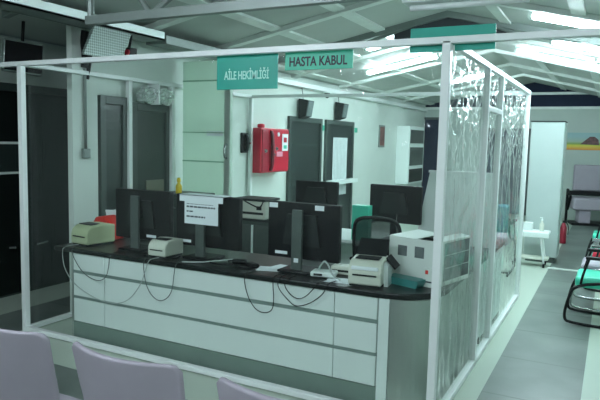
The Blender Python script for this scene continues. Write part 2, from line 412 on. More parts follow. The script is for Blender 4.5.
MB().cyl((XL+.05, 4.075, 1.56), (XL+.05, 4.075, 2.6), .014).build('pipe', 'steel', t, True)
B(XL+.035, XL+.075, 4.035, 4.115, 1.47, 1.56, .006).build('junction_box', 'steel', t)
t = thing('television', 'dark flat television hung from the roof on a thin pole at far left', 'television', (-4.68, 3.66, 2.36), 1.2)
B(-.165, .165, -.03, .03, -.15, .13, .01).build('housing', 'steel', t)
B(-.155, .155, -.036, -.028, -.135, .115).build('screen', 'tvscreen', t)
MB().cyl((0, .02, .1), (0, .02, .31), .014).build('pole', 'black', t)
t.rotation_euler = (0, .06, 1.2)

# speakers
def speaker(y, z, label):
    t = thing('wall_speaker', label, 'speaker', (XL, y, z), 0, 'wall speakers over the dark doors')
    MB().prism([(.04, -.14), (.16, -.10), (.20, .14), (.04, .17)], 'y', -.11, .11).build('cabinet', 'dark', t)
    MB().prism([(.162, -.10), (.17, -.10), (.21, .13), (.202, .13)], 'y', -.09, .09).build('grille', 'speaker', t)
    B(0, .05, -.04, .04, -.05, .05).build('bracket', 'steel', t)
    MB().tube([(.06, 0, .16), (.05, 0, .25), (.03, 0, 2.52-z)], .006, n=6, smooth=1).build('cable', 'cable', t)
speaker(8.45, 2.16, 'dark wall speaker above the door nearest the fire cabinet')
speaker(9.83, 2.2, 'dark wall speaker above the door with the pale curtain')
t = thing('dome_camera', 'small dark dome camera under the white eave trunk between two speakers', 'camera', (XL+.10, 9.25, 2.498))
MB().lathe([(.02, 0), (.05, 0), (.05, -.03), (.045, -.06), (.025, -.09), (.005, -.1)], 0, 0).build('dome', 'dark', t, True)
MB().lathe([(.02, .0), (.065, .0), (.065, -.02), (.02, -.02)], 0, 0).build('collar', 'white', t, True)

# fire hose cabinet
t = thing('fire_hose_cabinet', 'red fire hose cabinet on the pale left wall', 'fire cabinet', (XL+.003, 7.27, 1.23))
B(0, .2, -.30, .47, 0, .61, .012).build('cabinet', 'firered', t)
d = B(.2, .215, -.07, .45, .02, .59, .006).build('door', 'firered', t)
B(.215, .22, .25, .42, .3, .54).build('sticker', 'paper', d)
B(.22, .2215, .29, .38, .42, .49).build('pictogram', 'firered', d)
B(.22, .2215, .29, .38, .33, .38).build('pictogram', 'greensign', d)
B(.215, .219, .10, .27, .22, .29).build('plate', mat('pink_plate', (232, 150, 170), .5), d)
MB().cyl((.215, .14, .53), (.225, .14, .53), .03, n=14).build('lock', 'paper', d)
MB().tube([(.21, -.05, .03), (.24, -.05, .1), (.24, -.05, .5), (.21, -.05, .57)], .025, smooth=2).build('edge_grip', mat('dark_red', (96, 18, 34), .5), t, True)
B(.2, .215, -.28, -.12, .02, .59, .006).build('side_door', mat('deep_red', (150, 20, 44), .45), t)
for i, (y, z) in enumerate(((.0, .38), (.02, .25), (.1, .33), (-.2, .3))):
    MB().cyl((.215, y, z), (.235, y, z), .03, .018, n=12).build('valve_wheel', 'chrome', t)
MB().lathe([(.03, .61), (.05, .62), (.05, .66), (.02, .67)], .1, -.14).build('top_valve', 'firered', t, True)
for y, lab in ((6.36, 'black intercom handset on the wall, left one before the red cabinet'), (6.84, 'black intercom handset touching the red fire cabinet')):
    t = thing('intercom_handset', lab, 'intercom', (XL, y, 1.5), 0, None)
    B(0, .04, -.07, .07, 0, .27, .01).build('base', 'black', t)
    MB().tube([(.04, 0, .03), (.075, 0, .05), (.075, 0, .2), (.04, 0, .24)], .025, smooth=2).build('handset', 'dark', t, True)
    MB().cyl((.06, .02, .13), (.105, .02, .13), .014, n=10).build('indicator', 'chrome', t)
for y, lab in ((9.3, 'small green plate on the wall strip between the two dark doors'), (10.8, 'small green plate right of the curtained door')):
    tag(B(XL, XL+.01, y-.06, y+.06, 1.86, 1.95).build('wall_plate', 'greensign'), lab, 'wall plate')
t = thing('wall_picture', 'narrow dark framed picture on the pale wall beyond the doors', 'picture', (XL, 12.22, 1.58))
B(0, .025, -.17, .17, 0, .47, .004).build('picture_frame', 'steel', t)
B(.025, .03, -.13, .13, .04, .43).build('print', mat('picture_print', (116, 76, 72), .6, vary=.6, scale=9), t)
t = thing('wall_cabinet', 'white wall cabinet with dark glass compartments at the far end of the left wall', 'cabinet', (XL, 13.85, .75))
B(0, .3, -.6, .6, 0, 1.32, .01).build('body', 'white', t)
B(.3, .31, -.52, .52, .93, 1.24).build('glass_door', 'door', t)
B(.3, .31, -.52, .52, .42, .84).build('glass_door', 'door', t)
B(.3, .31, -.52, .52, .04, .34).build('glass_door', 'doorblack', t)

# ------------------------------------------------------------------ the counter
YC = 3.47
t = thing('reception_counter', 'long white reception counter with a black top and rounded grey metal corner', 'counter', (-2.5, 3.8, 0))
def L_(mb): mb.bm.transform(Matrix.Translation((2.5, -3.8, 0))); return mb
def arc(cx, cy, r, a0, a1, n=14): return [(cx+r*math.cos(math.radians(a0+(a1-a0)*i/n)), cy+r*math.sin(math.radians(a0+(a1-a0)*i/n))) for i in range(n+1)]
outline = [(-4.1, YC)] + arc(-1.235, YC+.35, .35, -90, 0) + [(-.885, 6.1), (-1.55, 6.1), (-1.55, 4.14), (-4.1, 4.14)]
o = L_(MB().prism(outline, 'z', .722, .76)).build('worktop', 'top', t)
bv = o.modifiers.new('bevel', 'BEVEL'); bv.width = .008; bv.segments = 2; bv.limit_method = 'ANGLE'
L_(MB().box(-3.9, -1.24, YC+.045, YC+.35, .14, .722)).build('carcass', 'white', t)
L_(MB().box(-3.92, -3.90, YC+.02, YC+.62, .0, .722)).build('end_panel', 'alu', t)
for x0, x1 in ((-3.895, -3.553), (-3.548, -1.540), (-1.535, -1.245)):
    for z0, z1 in ((.148, .340), (.364, .550), (.578, .718)):
        L_(MB().box(x0, x1, YC+.018, YC+.045, z0, z1, .003)).build('front_panel', 'white', t)
L_(MB().box(-3.9, -1.24, YC+.024, YC+.047, .341, .363).box(-3.9, -1.24, YC+.024, YC+.047, .551, .577)).build('groove_rail', 'groove', t)
L_(MB().box(-3.9, -1.18, YC+.02, YC+.05, .0, .142)).build('plinth', 'plinth', t)
L_(MB().box(-1.235, -1.165, YC+.012, YC+.05, .0, .722, .003)).build('corner_post', 'white', t)
r0 = arc(-1.16, YC+.27, .255, -90, 0); r1 = arc(-1.16, YC+.27, .23, 0, -90)
L_(MB().prism(r0+r1, 'z', .0, .722)).build('curved_panel', 'alu', t, False)
L_(MB().box(-.93, -.905, YC+.27, 4.66, 0, .722)).build('side_panel', 'alu', t)
L_(MB().box(-.93, -.905, 5.12, 6.08, 0.06, .722)).build('side_panel', 'white', t)
L_(MB().box(-.94, -.91, 5.12, 6.08, 0, .06)).build('side_plinth', 'dark', t)
L_(MB().box(-1.5, -.93, 6.05, 6.08, 0, .722).box(-1.53, -1.51, 4.14, 6.08, 0, .722)).build('inner_panel', 'white', t)
for z0, z1 in ((.08, .28), (.29, .49), (.5, .715)):
    dr = L_(MB().box(-.93, -.903, 4.68, 5.10, z0, z1, .003)).build('drawer', 'white', t)
    kb = L_(MB().cyl((-.905, 4.8, (z0+z1)/2), (-.885, 4.8, (z0+z1)/2), .018, .024, n=12)).build('knob', 'black', dr)

# ------------------------------------------------------------------ booth frame
t = thing('booth_frame', 'white plastic tube frame of the booth around the counter', 'frame', (-2.6, 3.4, 0))
def Fm(mb): mb.bm.transform(Matrix.Translation((2.6, -3.4, 0))); return mb
XA, XBt, YA, YBk, h = -4.37, -.86, 3.40, 6.95, .024
def post(x, y, z1=2.25): Fm(MB().box(x-h, x+h, y-h, y+h, 0, z1, .004)).build('post', 'pvc', t)
for x, y in ((XA, YA), (XBt, YA), (XA, 4.646), (XA, 5.302), (XA, YBk), (XBt, 4.6), (XBt, 5.2), (XBt, YBk)): post(x, y)
def rail(x0, x1, y0, y1, z): Fm(MB().box(x0, x1, y0, y1, z-.019, z+.019, .004)).build('rail', 'pvc', t)
rail(XREC, XR, YA-h, YA+h, 2.253)
rail(XA-h, XBt+h, YBk-h, YBk+h, 2.253)
rail(XA-h, XA+h, YA+h, YBk-h, 2.253)
rail(XBt-h, XBt+h, YA+h, YBk-h, 2.253)
rail(XA+h, XBt-h, YA-h, YA+h, .026)
rail(XA-h, XA+h, YA+h, YBk-h, .026)
rail(XBt-h, XBt+h, YA+h, YBk-h, .026)
rail(XBt-h, XBt+h, 4.6+h, 5.2-h, 1.95)

# ------------------------------------------------------------------ plastic films
def film(name, label, p0, p1, z0, z1, amp, m, nu, nv, foldf, seed, crumple=lambda u, v: 0):
    p0, p1 = Vector((*p0, 0)), Vector((*p1, 0)); d = p1-p0; nrm = Vector((-d.y, d.x, 0)).normalized()
    def fn(u, v):
        s_ = u*d.length; z = z0+(z1-z0)*v
        a = amp(u, v)
        n = noise.noise(Vector((s_*foldf, z*foldf*.22, seed)))*1.0 + .6*noise.noise(Vector((s_*foldf*2.3+z*1.3, z*foldf*.5, seed+7))) + .35*noise.noise(Vector((s_*5-z*4, z*6, seed+3)))
        kc = crumple(u, v)
        cz = kc*(.034*abs(noise.noise(Vector((s_*11, z*9, seed+20)))) + .016*noise.noise(Vector((s_*23+z*6, z*17, seed+31)))) if kc > 0 else 0
        edge = min(1, u*25, (1-u)*25, v*20, (1-v)*20)
        return p0 + d*u + Vector((0, 0, z)) + nrm*((a*(n if a < .015 else abs(n))+cz)*(.15+.85*edge))
    o = MB().grid(fn, nu, nv).build(name, m, None, True)
    return tag(o, label, 'plastic film')
film('plastic_film', 'clear plastic film stretched across the front of the booth', (XA+h, YA+.045), (XBt-h, YA+.045), .045, 2.234,
     lambda u, v: .005 + .004*v, 'film', 330, 170, 3.2, 1,
     lambda u, v: min(1, max(0, u-.80)*9)*min(1, max(0, v-.70)*6)*(1.6 if u > .9 else 1.2))
fs = [('plastic_film', 'creased plastic film on the aisle side, nearest panel behind the corner post', YA+h, 4.6-h),
      ('plastic_film', 'creased narrow strip of plastic film on the aisle side between two close posts', 4.6+h, 5.2-h),
      ('plastic_film', 'creased plastic film on the aisle side, farthest panel', 5.2+h, YBk-h)]
for i, (n, lab, y0, y1) in enumerate(fs):
    film(n, lab, (XBt, y0), (XBt, y1), .045, 2.234, lambda u, v: .022+.03*v*v, 'filmside', 130, 130, 5.5, 11+i*5, lambda u, v: min(1.3, max(0, v-.55)*4))
t_ = MB()
for j in range(5):
    rr = .03+.012*random.random()
    t_.tube([(XA+.04+.02*math.sin(j*2+i_*1.7)+.01*j, 4.72+i_*.085, 2.06+.025*j+.018*math.sin(i_*2.2+j)) for i_ in range(7)], rr, n=9, smooth=1)
tag(t_.build('rolled_film', 'filmroll', None, True), 'shiny rolled up plastic film tied under the left side rail', 'plastic film')
tag(t_ and B(XA-.03, XA+.12, 4.96, 4.975, 2.02, 2.236).build('tie_strap', 'pvc'), 'white strap holding the rolled plastic film to the side rail', 'strap')

# ------------------------------------------------------------------ hanging signs
def sign(x0, x1, z0, z1, m, label):
    t = thing('hanging_sign', label, 'sign', ((x0+x1)/2, YA+h+.012, z0))
    B(-(x1-x0)/2, (x1-x0)/2, -.006, .006, 0, z1-z0, .002).build('board', m, t)
    return t
t = sign(-2.436, -1.962, 2.012, 2.236, 'teal', 'teal sign lettered in pale letters for family medicine, left of the patient admission sign')
text_mesh('lettering', 'A\u0130LE HEK\u0130ML\u0130\u011e\u0130', .35, .075, 'tealtext', t, (0, -.008, .102))
t = sign(-1.907, -1.44, 2.125, 2.236, 'greensign', 'green sign with dark letters for patient admission under the top rail')
text_mesh('lettering', 'HASTA KABUL', .40, .060, 'navytext', t, (0, -.008, .052))
t = sign(-1.085, -.61, 2.2, 2.335, 'teal', 'teal sign standing up behind the top rail near the corner post')
B(-.02, .02, -.012, .006, .0, .03).build('clip', 'pvc', t)

# ------------------------------------------------------------------ monitors
def monitor(x, y, zb, w_, h_, label, col=True, rz=0, group=None, z_desk=.76):
    t = thing('computer_monitor', label, 'monitor', (x, y, z_desk), rz, group)
    zb -= z_desk
    B(-w_/2, w_/2, -.02, .03, zb, zb+h_, .008).build('housing', 'black', t)
    B(-w_/2+.018, w_/2-.018, .03, .033, zb+.02, zb+h_-.02).build('screen', 'screen', t)
    MB().prism([(-.08-w_*.12, zb+h_*.25), (w_*.12+.08, zb+h_*.25), (w_*.2, zb+h_*.8), (-w_*.2, zb+h_*.8)], 'y', -.045, -.018).build('rear_bulge', 'dark', t)
    if col:
        B(-.04, .04, -.115, -.085, .012, zb+h_-.04, .006).build('stand_column', 'column', t)
        B(-.03, .03, -.088, -.04, zb+h_*.45, zb+h_*.62).build('hinge', 'dark', t)
        B(-.12, .12, -.17, .06, 0, .018, .006).build('stand_base', 'black', t)
    else:
        B(-.03, .03, -.04, -.02, .012, zb+.12).build('stand_column', 'black', t)
        B(-.11, .11, -.10, .07, 0, .015, .005).build('stand_base', 'black', t)
    return t
m1 = monitor(-3.42, 3.80, .835, .585, .41, 'black monitor from behind at the left end of the counter, beside the red bin')
m2 = monitor(-2.765, 3.80, .835, .60, .405, 'black monitor from behind carrying the white paper notice')
m3 = monitor(-1.93, 3.80, .835, .57, .405, 'black monitor from behind with two small white stickers, right on the counter')
for x in (-.24, .13): B(x-.035, x+.035, -.0225, -.0195, .435, .47).build('sticker', 'paper', m3)
for m_, x in ((m1, .1), (m3, -.17), (m2, -.2)): B(x-.05, x+.05, -.0225, -.0195, .10, .122).build('label_strip', 'paper', m_)
B(-.015, .02, -.1172, -.1148, .07, .1).build('sticker', 'paper', m3)
t = thing('paper_notice', 'white printed notice hanging on the back of the middle left monitor', 'notice', (-2.74, 3.675, 1.03))
B(-.155, .155, -.004, .0, 0, .215).build('sheet', 'paper', t)
B(-.2, .2, -.008, .115, .2165, .222).box(-.2, .2, -.008, -.004, .17, .222).build('folded_top', 'paper', t)
mb = MB()
for z, x1, hh in ((.125, .12, .012), (.09, -.08, .010), (.05, .03, .012), (.15, .1, .004)):
    x = -.135
    while x < x1:
        l = random.uniform(.015, .035); mb.box(x, min(x+l, x1+.01), -.0052, -.004, z, z+hh); x += l+.006
mb.build('printing', 'ink', t)

# ------------------------------------------------------------------ label printers
def printer(x, y, rz, s, m, label, roll=False):
    t = thing('label_printer', label, 'printer', (x, y, .76), rz)
    w_, d_, h_ = .19*s, .25*s, .155*s
    prof = [(-d_/2, .012), (d_/2, .012), (d_/2, h_*.92), (d_*.1, h_), (-d_*.32, h_*.93), (-d_*.46, h_*.75), (-d_/2, h_*.55)]
    o = MB().prism(prof, 'x', -w_/2, w_/2).build('body', m, t)
    b_ = o.modifiers.new('bevel', 'BEVEL'); b_.width = .012; b_.segments = 3; b_.limit_method = 'ANGLE'
    B(-w_*.46, w_*.46, -d_*.46, d_*.46, 0, .014).build('foot_tray', 'dark', t)
    B(-w_*.36, w_*.36, -d_/2-.004, -d_/2+.01, h_*.40, h_*.46).build('paper_slot', 'dark', t)
    B(-w_*.36, w_*.36, -d_*.30, d_*.05, h_*.955, h_*1.0, .004).build('lid_window', 'black', t)
    if roll:
        B(-w_*.40, w_*.40, -d_/2-.006, -d_/2+.02, h_*.62, h_*.74, .004).build('exit_lip', 'paper', t)
    return t
printer(-3.92, 3.73, -.12, 1.15, 'printer', 'pale green grey label printer at the far left corner of the counter')
printer(-3.06, 3.65, .0, .9, 'beige', 'small beige label printer between the two left monitors')
t3 = printer(-1.375, 3.68, .12, 1.15, 'beige', 'beige label printer with a black sheet on top beside the white carton', True)
MB().box(-.10, .10, -.004, .004, 0, .15, .002, rot=Matrix.Translation((.0, .02, .165)) @ Matrix.Rotation(-.75, 4, 'X')).build('black_lid', 'black', t3)
MB().prism([(.10, .165), (.165, .10), (.175, .11), (.11, .18)], 'y', .0, .13).build('lid_flap', 'black', t3)
MB().prism([(.112, .0), (.138, .0), (.135, .13), (.10, .16)], 'y', -.07, .05).build('side_cover', 'white', t3)

# red bin with paper
t = thing('red_bin', 'red plastic bin behind the pale green printer at the left end of the counter', 'bin', (-3.985, 3.98, .76))
o = MB().prism([(-.10, 0), (.10, 0), (.12, .15), (.0, .215), (-.09, .20), (-.13, .14)], 'y', -.08, .08).build('body', 'red', t)
b_ = o.modifiers.new('bevel', 'BEVEL'); b_.width = .015; b_.segments = 2
tag(MB().prism([(-4.10, .90), (-3.91, .90), (-3.91, 1.035), (-4.03, 1.01), (-4.12, 1.005)], 'y', 4.068, 4.074).build('paper_sheet', 'paper'), 'crumpled pale sheet sticking up out of the red bin', 'paper')

# carton
t = thing('printer_carton', 'open white cardboard carton printed with pictures on the counter corner', 'box', (-1.085, 4.06, .76), -.24)
bw, bd, bh = .40, .40, .29
mb = MB().box(-bw/2, bw/2, -bd/2, -bd/2+.006, 0, bh).box(-bw/2, bw/2, bd/2-.006, bd/2, 0, bh).box(-bw/2, -bw/2+.006, -bd/2, bd/2, 0, bh).box(bw/2-.006, bw/2, -bd/2, bd/2, 0, bh).box(-bw/2, bw/2, -bd/2, bd/2, 0, .008)
mb.build('walls', 'card', t)
MB().box(-bw/2+.006, bw/2-.006, -bd/2+.006, bd/2-.006, bh-.06, bh-.05).build('contents', 'dark', t)
MB().prism([(-bw/2, bh), (-.02, bh-.012), (-.02, bh-.008), (-bw/2, bh+.004)], 'y', -bd/2+.01, bd/2-.01).build('flap', 'card', t)
MB().prism([(bw/2, bh), (bw/2-.07, bh+.012), (bw/2-.07, bh+.016), (bw/2, bh+.004)], 'y', -bd/2+.01, bd/2-.01).build('flap', 'card', t)
B(-.13, -.06, -bd/2-.0015, -bd/2, .165, .235).build('printed_label', 'cardprint', t)
B(.0, .07, -bd/2-.0015, -bd/2, .165, .24).build('printed_label', 'cardprint', t)
B(.11, .13, -bd/2-.0015, -bd/2, .07, .10).build('printed_mark', 'redpad', t)
mb = MB()
for a in range(4):
    for c in range(3): mb.box(bw/2, bw/2+.0015, -.17+a*.09, -.17+a*.09+.086, .03+c*.085, .03+c*.085+.081)
mb.build('picture_panel', 'cardprint', t)

t = thing('teal_tray', 'teal plastic tray in front of the white carton', 'tray', (-1.155, 3.76, .76), -.30)
MB().prism([(-.11, 0), (.11, 0), (.125, .03), (.125, .042), (-.125, .042), (-.125, .03)], 'y', -.05, .05).build('body', 'tealbox', t)
B(-.125, .125, -.055, .055, .0425, .049, .002).build('lid', 'tealbox', t)
t = thing('small_carton', 'small white card box with a red mark at the foot of the corner post', 'box', (-.995, 3.78, .76), -.2)
B(-.045, .045, -.02, .02, 0, .12, .003).build('body', 'card', t)
B(-.03, -.01, -.0215, -.02, .085, .11).build('red_mark', 'red', t)
B(-.03, .03, -.0215, -.02, .03, .04).build('printed_line', 'ink', t)

# router, terminal box, papers
t = thing('network_router', 'white flat router between the right monitor stand and the cables', 'router', (-1.70, 3.67, .76), .2)
B(-.085, .085, -.06, .06, .008, .042, .01).build('body', 'white', t)
B(-.06, -.0, -.0615, -.06, .018, .032).build('port_panel', 'dark', t)
for x in (-.055, .055): B(x-.015, x+.015, -.04, .04, 0, .01).build('foot', 'dark', t)
t = thing('card_terminal', 'grey white box lying under the right monitor beside the beige printer', 'terminal', (-1.60, 3.84, .76), .1)
B(-.11, .11, -.05, .05, 0, .06, .012).build('body', 'beige', t)
B(-.1, .1, -.051, -.049, .02, .035).build('dark_band', 'dark', t)
for i, (x, y, r, lab) in enumerate(((-2.12, 3.68, .3, 'loose white sheet left of the right monitor stand'), (-2.05, 3.76, -.15, 'loose white sheet tucked under the right monitor'), (-1.55, 3.62, .1, 'loose white sheet in front of the beige printer'))):
    o = B(-.1, .1, -.07, .07, 0, .003).build('paper_sheet', 'paper', None, loc=(x, y, .7605+.0032*(i % 2))); o.rotation_euler = (0, 0, r)
    tag(o, lab, 'paper')
for x, y, r, lab in ((-2.42, 3.72, .4, 'black mouse between the middle monitors nearest the notice'), (-2.27, 3.66, -.5, 'black adapter lying by the loose sheets')):
    o = B(-.055, .055, -.032, .032, 0, .034, .014, seg=3).build('power_adapter' if 'adapter' in lab else 'computer_mouse', 'black', None, True, loc=(x, y, .76)); o.rotation_euler = (0, 0, r)
    tag(o, lab, 'adapter' if 'adapter' in lab else 'mouse')

# cables
def hang(label, xs, m='cable', r=.0033, pts=None):
    o = MB().tube(pts, r, n=6, smooth=3).build('cable', m, None, True)
    return tag(o, label, 'cable', None)
yf = YC-.012
hang('long pale cable looping low under the pale green printer', 0, 'whitecable', pts=[(-3.95, 3.62, .766), (-3.97, yf, .768), (-3.99, yf, .72), (-3.97, yf, .58), (-3.84, yf, .45), (-3.55, yf, .36), (-3.3, yf, .38), (-3.14, yf, .55), (-3.08, yf, .72), (-3.05, yf, .77), (-3.0, 3.6, .766)])
hang('short dark cable sagging on the upper left drawer front', 0, pts=[(-3.86, 3.6, .766), (-3.88, yf, .77), (-3.87, yf, .7), (-3.76, yf, .57), (-3.6, yf, .52), (-3.5, yf, .56), (-3.47, yf, .66), (-3.46, yf, .765), (-3.45, 3.6, .766)])
hang('thin cable drooping below the small beige printer', 0, pts=[(-3.1, 3.55, .766), (-3.1, yf, .77), (-3.12, yf, .7), (-3.08, yf, .52), (-2.96, yf, .44), (-2.84, yf, .52), (-2.82, yf, .7), (-2.8, yf, .77), (-2.8, 3.6, .766)])
hang('dark cable hanging in a squared loop on the middle of the counter front', 0, 'black', pts=[(-2.2, 3.58, .766), (-2.2, yf, .77), (-2.21, yf, .7), (-2.17, yf, .58), (-2.09, yf, .5), (-1.98, yf, .52), (-1.97, yf, .62), (-1.98, yf, .7), (-1.98, yf, .77), (-1.97, 3.58, .766)])
hang('dark cable hanging in a slack loop below the right monitor stand', 0, 'black', pts=[(-1.93, 3.56, .766), (-1.93, yf, .77), (-1.95, yf, .7), (-1.85, yf, .61), (-1.8, yf, .585), (-1.7, yf, .62), (-1.6, yf, .7), (-1.58, yf, .77), (-1.57, 3.58, .766)])
hang('second dark cable crossing the slack loop below the right monitor stand', 0, 'black', pts=[(-1.86, 3.56, .766), (-1.86, yf-.004, .77), (-1.9, yf-.004, .72), (-1.82, yf-.004, .64), (-1.74, yf-.004, .65), (-1.66, yf-.004, .74), (-1.65, yf, .77), (-1.64, 3.58, .766)])
hang('pale cable lying across the worktop from the notice stand to the mouse', 0, 'whitecable', r=.006, pts=[(-2.78, 3.5, .768), (-2.66, 3.56, .768), (-2.55, 3.68, .775), (-2.48, 3.82, .77)])
hang('pale cable bundle arched between router and beige printer', 0, 'whitecable', r=.006, pts=[(-1.75, 3.68, .80), (-1.70, 3.66, .88), (-1.66, 3.65, .85), (-1.62, 3.62, .79), (-1.55, 3.60, .769)])
hang('dark cable coiled beside the small beige printer', 0, 'black', r=.006, pts=[(-3.2, 3.66, .766), (-3.22, 3.54, .766), (-3.1, 3.52, .766), (-2.98, 3.54, .768), (-2.9, 3.58, .768), (-2.93, 3.66, .766)])
hang('dark tangled cable on the worktop between the middle monitors', 0, 'black', r=.007, pts=[(-2.6, 3.6, .767), (-2.5, 3.56, .77), (-2.38, 3.6, .78), (-2.3, 3.56, .768), (-2.2, 3.62, .775), (-2.3, 3.72, .77), (-2.45, 3.66, .79), (-2.52, 3.72, .768)])

# ------------------------------------------------------------------ inside the booth
t = thing('inner_desk', 'desk behind the counter carrying the two rear monitors', 'desk', (-2.2, 5.6, 0))
B(-.68, .62, -.35, .35, .72, .75, .004).build('desktop', 'white', t)
for x in (-.65, .59):
    B(x-.012, x+.012, -.33, .33, 0, .72).build('side_panel', 'white', t)
B(-.62, .56, .28, .30, .3, .72).build('modesty_panel', 'white', t)
monitor(-2.655, 5.5, .97, .47, .305, 'rear black monitor showing just above the right counter monitor', False, 0, None, .75)
monitor(-1.82, 5.5, .92, .52, .36, 'large rear black monitor behind the mesh office chair', False, -.06, None, .75)
t = thing('document_box', 'teal document box on the rear desk left of the large rear monitor', 'box', (-2.09, 5.33, .75))
B(-.085, .085, -.05, .05, 0, .335, .006).build('body', 'tealpad', t)
B(-.03, .03, -.052, -.05, .12, .2).build('label_strip', 'tealpad', t)
t = thing('office_chair', 'black mesh back office chair between the counter and the rear desk', 'chair', (-1.70, 4.86, 0))
MB().grid(lambda u, v: (-.19+.38*u, -.14-.03*math.sin(PI*u)*-1-.05*v, .62+.42*v), 10, 10).build('mesh_back', 'openmesh', t, True)
MB().tube([(-.2, -.14, .62), (-.21, -.18, .95), (-.17, -.19, 1.05), (0, -.19, 1.065), (.17, -.19, 1.05), (.21, -.18, .95), (.2, -.14, .62), (0, -.13, .60), (-.2, -.14, .62)], .016, smooth=2).build('back_frame', 'black', t, True)
B(-.2, .2, -.145, -.125, .74, .80, .005).build('lumbar_bar', 'black', t)
B(-.23, .23, -.12, .30, .42, .49, .025, seg=3).build('seat', 'mesh', t)
MB().tube([(0, -.13, .62), (0, -.12, .45), (0, .02, .40)], .02, smooth=1).build('back_bracket', 'black', t)
MB().cyl((0, .08, .12), (0, .08, .42), .025).build('gas_column', 'chrome', t)
for s in (-1, 1):
    MB().tube([(s*.23, .05, .46), (s*.27, .05, .5), (s*.27, .05, .66), (s*.27, .12, .67), (s*.27, -.06, .67)], .016, smooth=1).build('armrest', 'black', t)
for i in range(5):
    a = 2*PI*i/5
    lg = MB().tube([(0, .08, .12), (.26*math.cos(a), .08+.26*math.sin(a), .075)], .018).build('leg', 'black', t)
    MB().lathe([(.008, 0), (.026, .006), (.026, .05), (.008, .056)], .26*math.cos(a), .08+.26*math.sin(a), 12).build('caster', 'dark', lg)
# low cabinet and printer behind the gap between monitors
t = thing('low_cabinet', 'low grey cabinet seen between the middle monitors', 'cabinet', (-3.35, 5.6, 0))
B(-.36, .36, -.2, .2, .0, .82, .004).build('body', 'doorframe', t)
for s in (-1, 1): B(s*.165-.15, s*.165+.15, -.215, -.2, .05, .78, .004).build('door', 'column', t)
B(-.012, .012, -.218, -.2, .05, .78).build('center_stile', 'white', t)
B(-.38, .38, -.22, .22, .82, .845, .004).build('cabinet_top', 'dark', t)
t = thing('desk_printer', 'pale grey printer with cables on top of the low cabinet', 'printer', (-3.38, 5.52, .845))
B(-.19, .19, -.15, .15, .0, .19, .015).build('body', 'beige', t)
B(-.17, .17, -.155, -.15, .05, .075).build('paper_slot', 'dark', t)
B(-.2, .2, -.16, .16, .19, .215, .008).build('lid', 'dark', t)
B(.09, .15, -.153, -.15, .10, .14).build('control_panel', 'black', t)
MB().tube([(-.15, -.1, .215), (-.08, -.16, .2), (.05, -.17, .15), (.14, -.16, .12), (.17, -.14, .2)], .008, n=6, smooth=2).build('cable', 'dark', t)
# pale green partition panel
t = thing('partition_panel', 'tall pale green panel door inside the booth by the left posts', 'panel door', (-3.99, 5.46, 0))
B(-.33, .31, -.02, .02, .0, 2.52, .004).build('leaf', 'greendoor', t)
B(-.33, .31, -.026, -.02, 2.30, 2.315).box(-.33, .31, -.026, -.02, 1.42, 1.435).box(-.33, .31, -.026, -.02, 1.74, 1.75).build('panel_seam', mat('green_seam', (140, 180, 156), .5), t)
B(.235, .31, -.028, -.02, .02, 2.5, .002).build('edge_strip', 'greendoor', t)
B(.0, .22, -.024, -.02, 1.71, 1.76).build('label_strip', 'paper', t)
MB().tube([(.27, -.03, 1.47), (.27, -.07, 1.49), (.27, -.07, 1.6), (.27, -.03, 1.62)], .014, smooth=2).build('handle', 'chrome', t, True)
# filing cabinet with bottle
t = thing('filing_cabinet', 'grey filing cabinet just showing above the leftmost counter monitor', 'cabinet', (-4.02, 5.1, 0))
B(-.25, .25, -.2, .2, 0, 1.10, .006).build('body', 'doorframe', t)
for i in range(3):
    d = B(-.24, .24, -.212, -.2, .04+i*.35, .37+i*.35, .004).build('drawer', 'doorframe', t)
    B(-.06, .06, -.225, -.212, .25+i*.35, .27+i*.35).build('handle', 'chrome', d)
t = thing('spray_bottle', 'yellow capped cleaning bottle in front of the pale green panel', 'bottle', (-4.02, 5.0, 1.10))
MB().lathe([(.03, 0), (.033, .01), (.033, .08), (.014, .11), (.014, .12)], 0, 0).build('body', 'yellow', t, True)
MB().lathe([(.018, .12), (.02, .125), (.02, .15), (.012, .165)], 0, 0).build('cap', 'yellow', t, True)
# white board standing on the side wing
t = thing('white_board', 'plain white board standing upright on the side wing of the counter', 'board', (-1.22, 5.55, .76))
MB().prism([(-.40, 0), (.30, 0), (.30, .655), (-.29, .655), (-.335, .40)], 'y', -.015, .015).build('panel', 'white', t)
MB().box(-.30, .31, -.022, .022, .655, .675).build('edge_strip', 'pvc', t)
for x in (-.25, .2): B(x-.02, x+.02, -.07, .07, 0, .02).build('foot', 'steel', t)

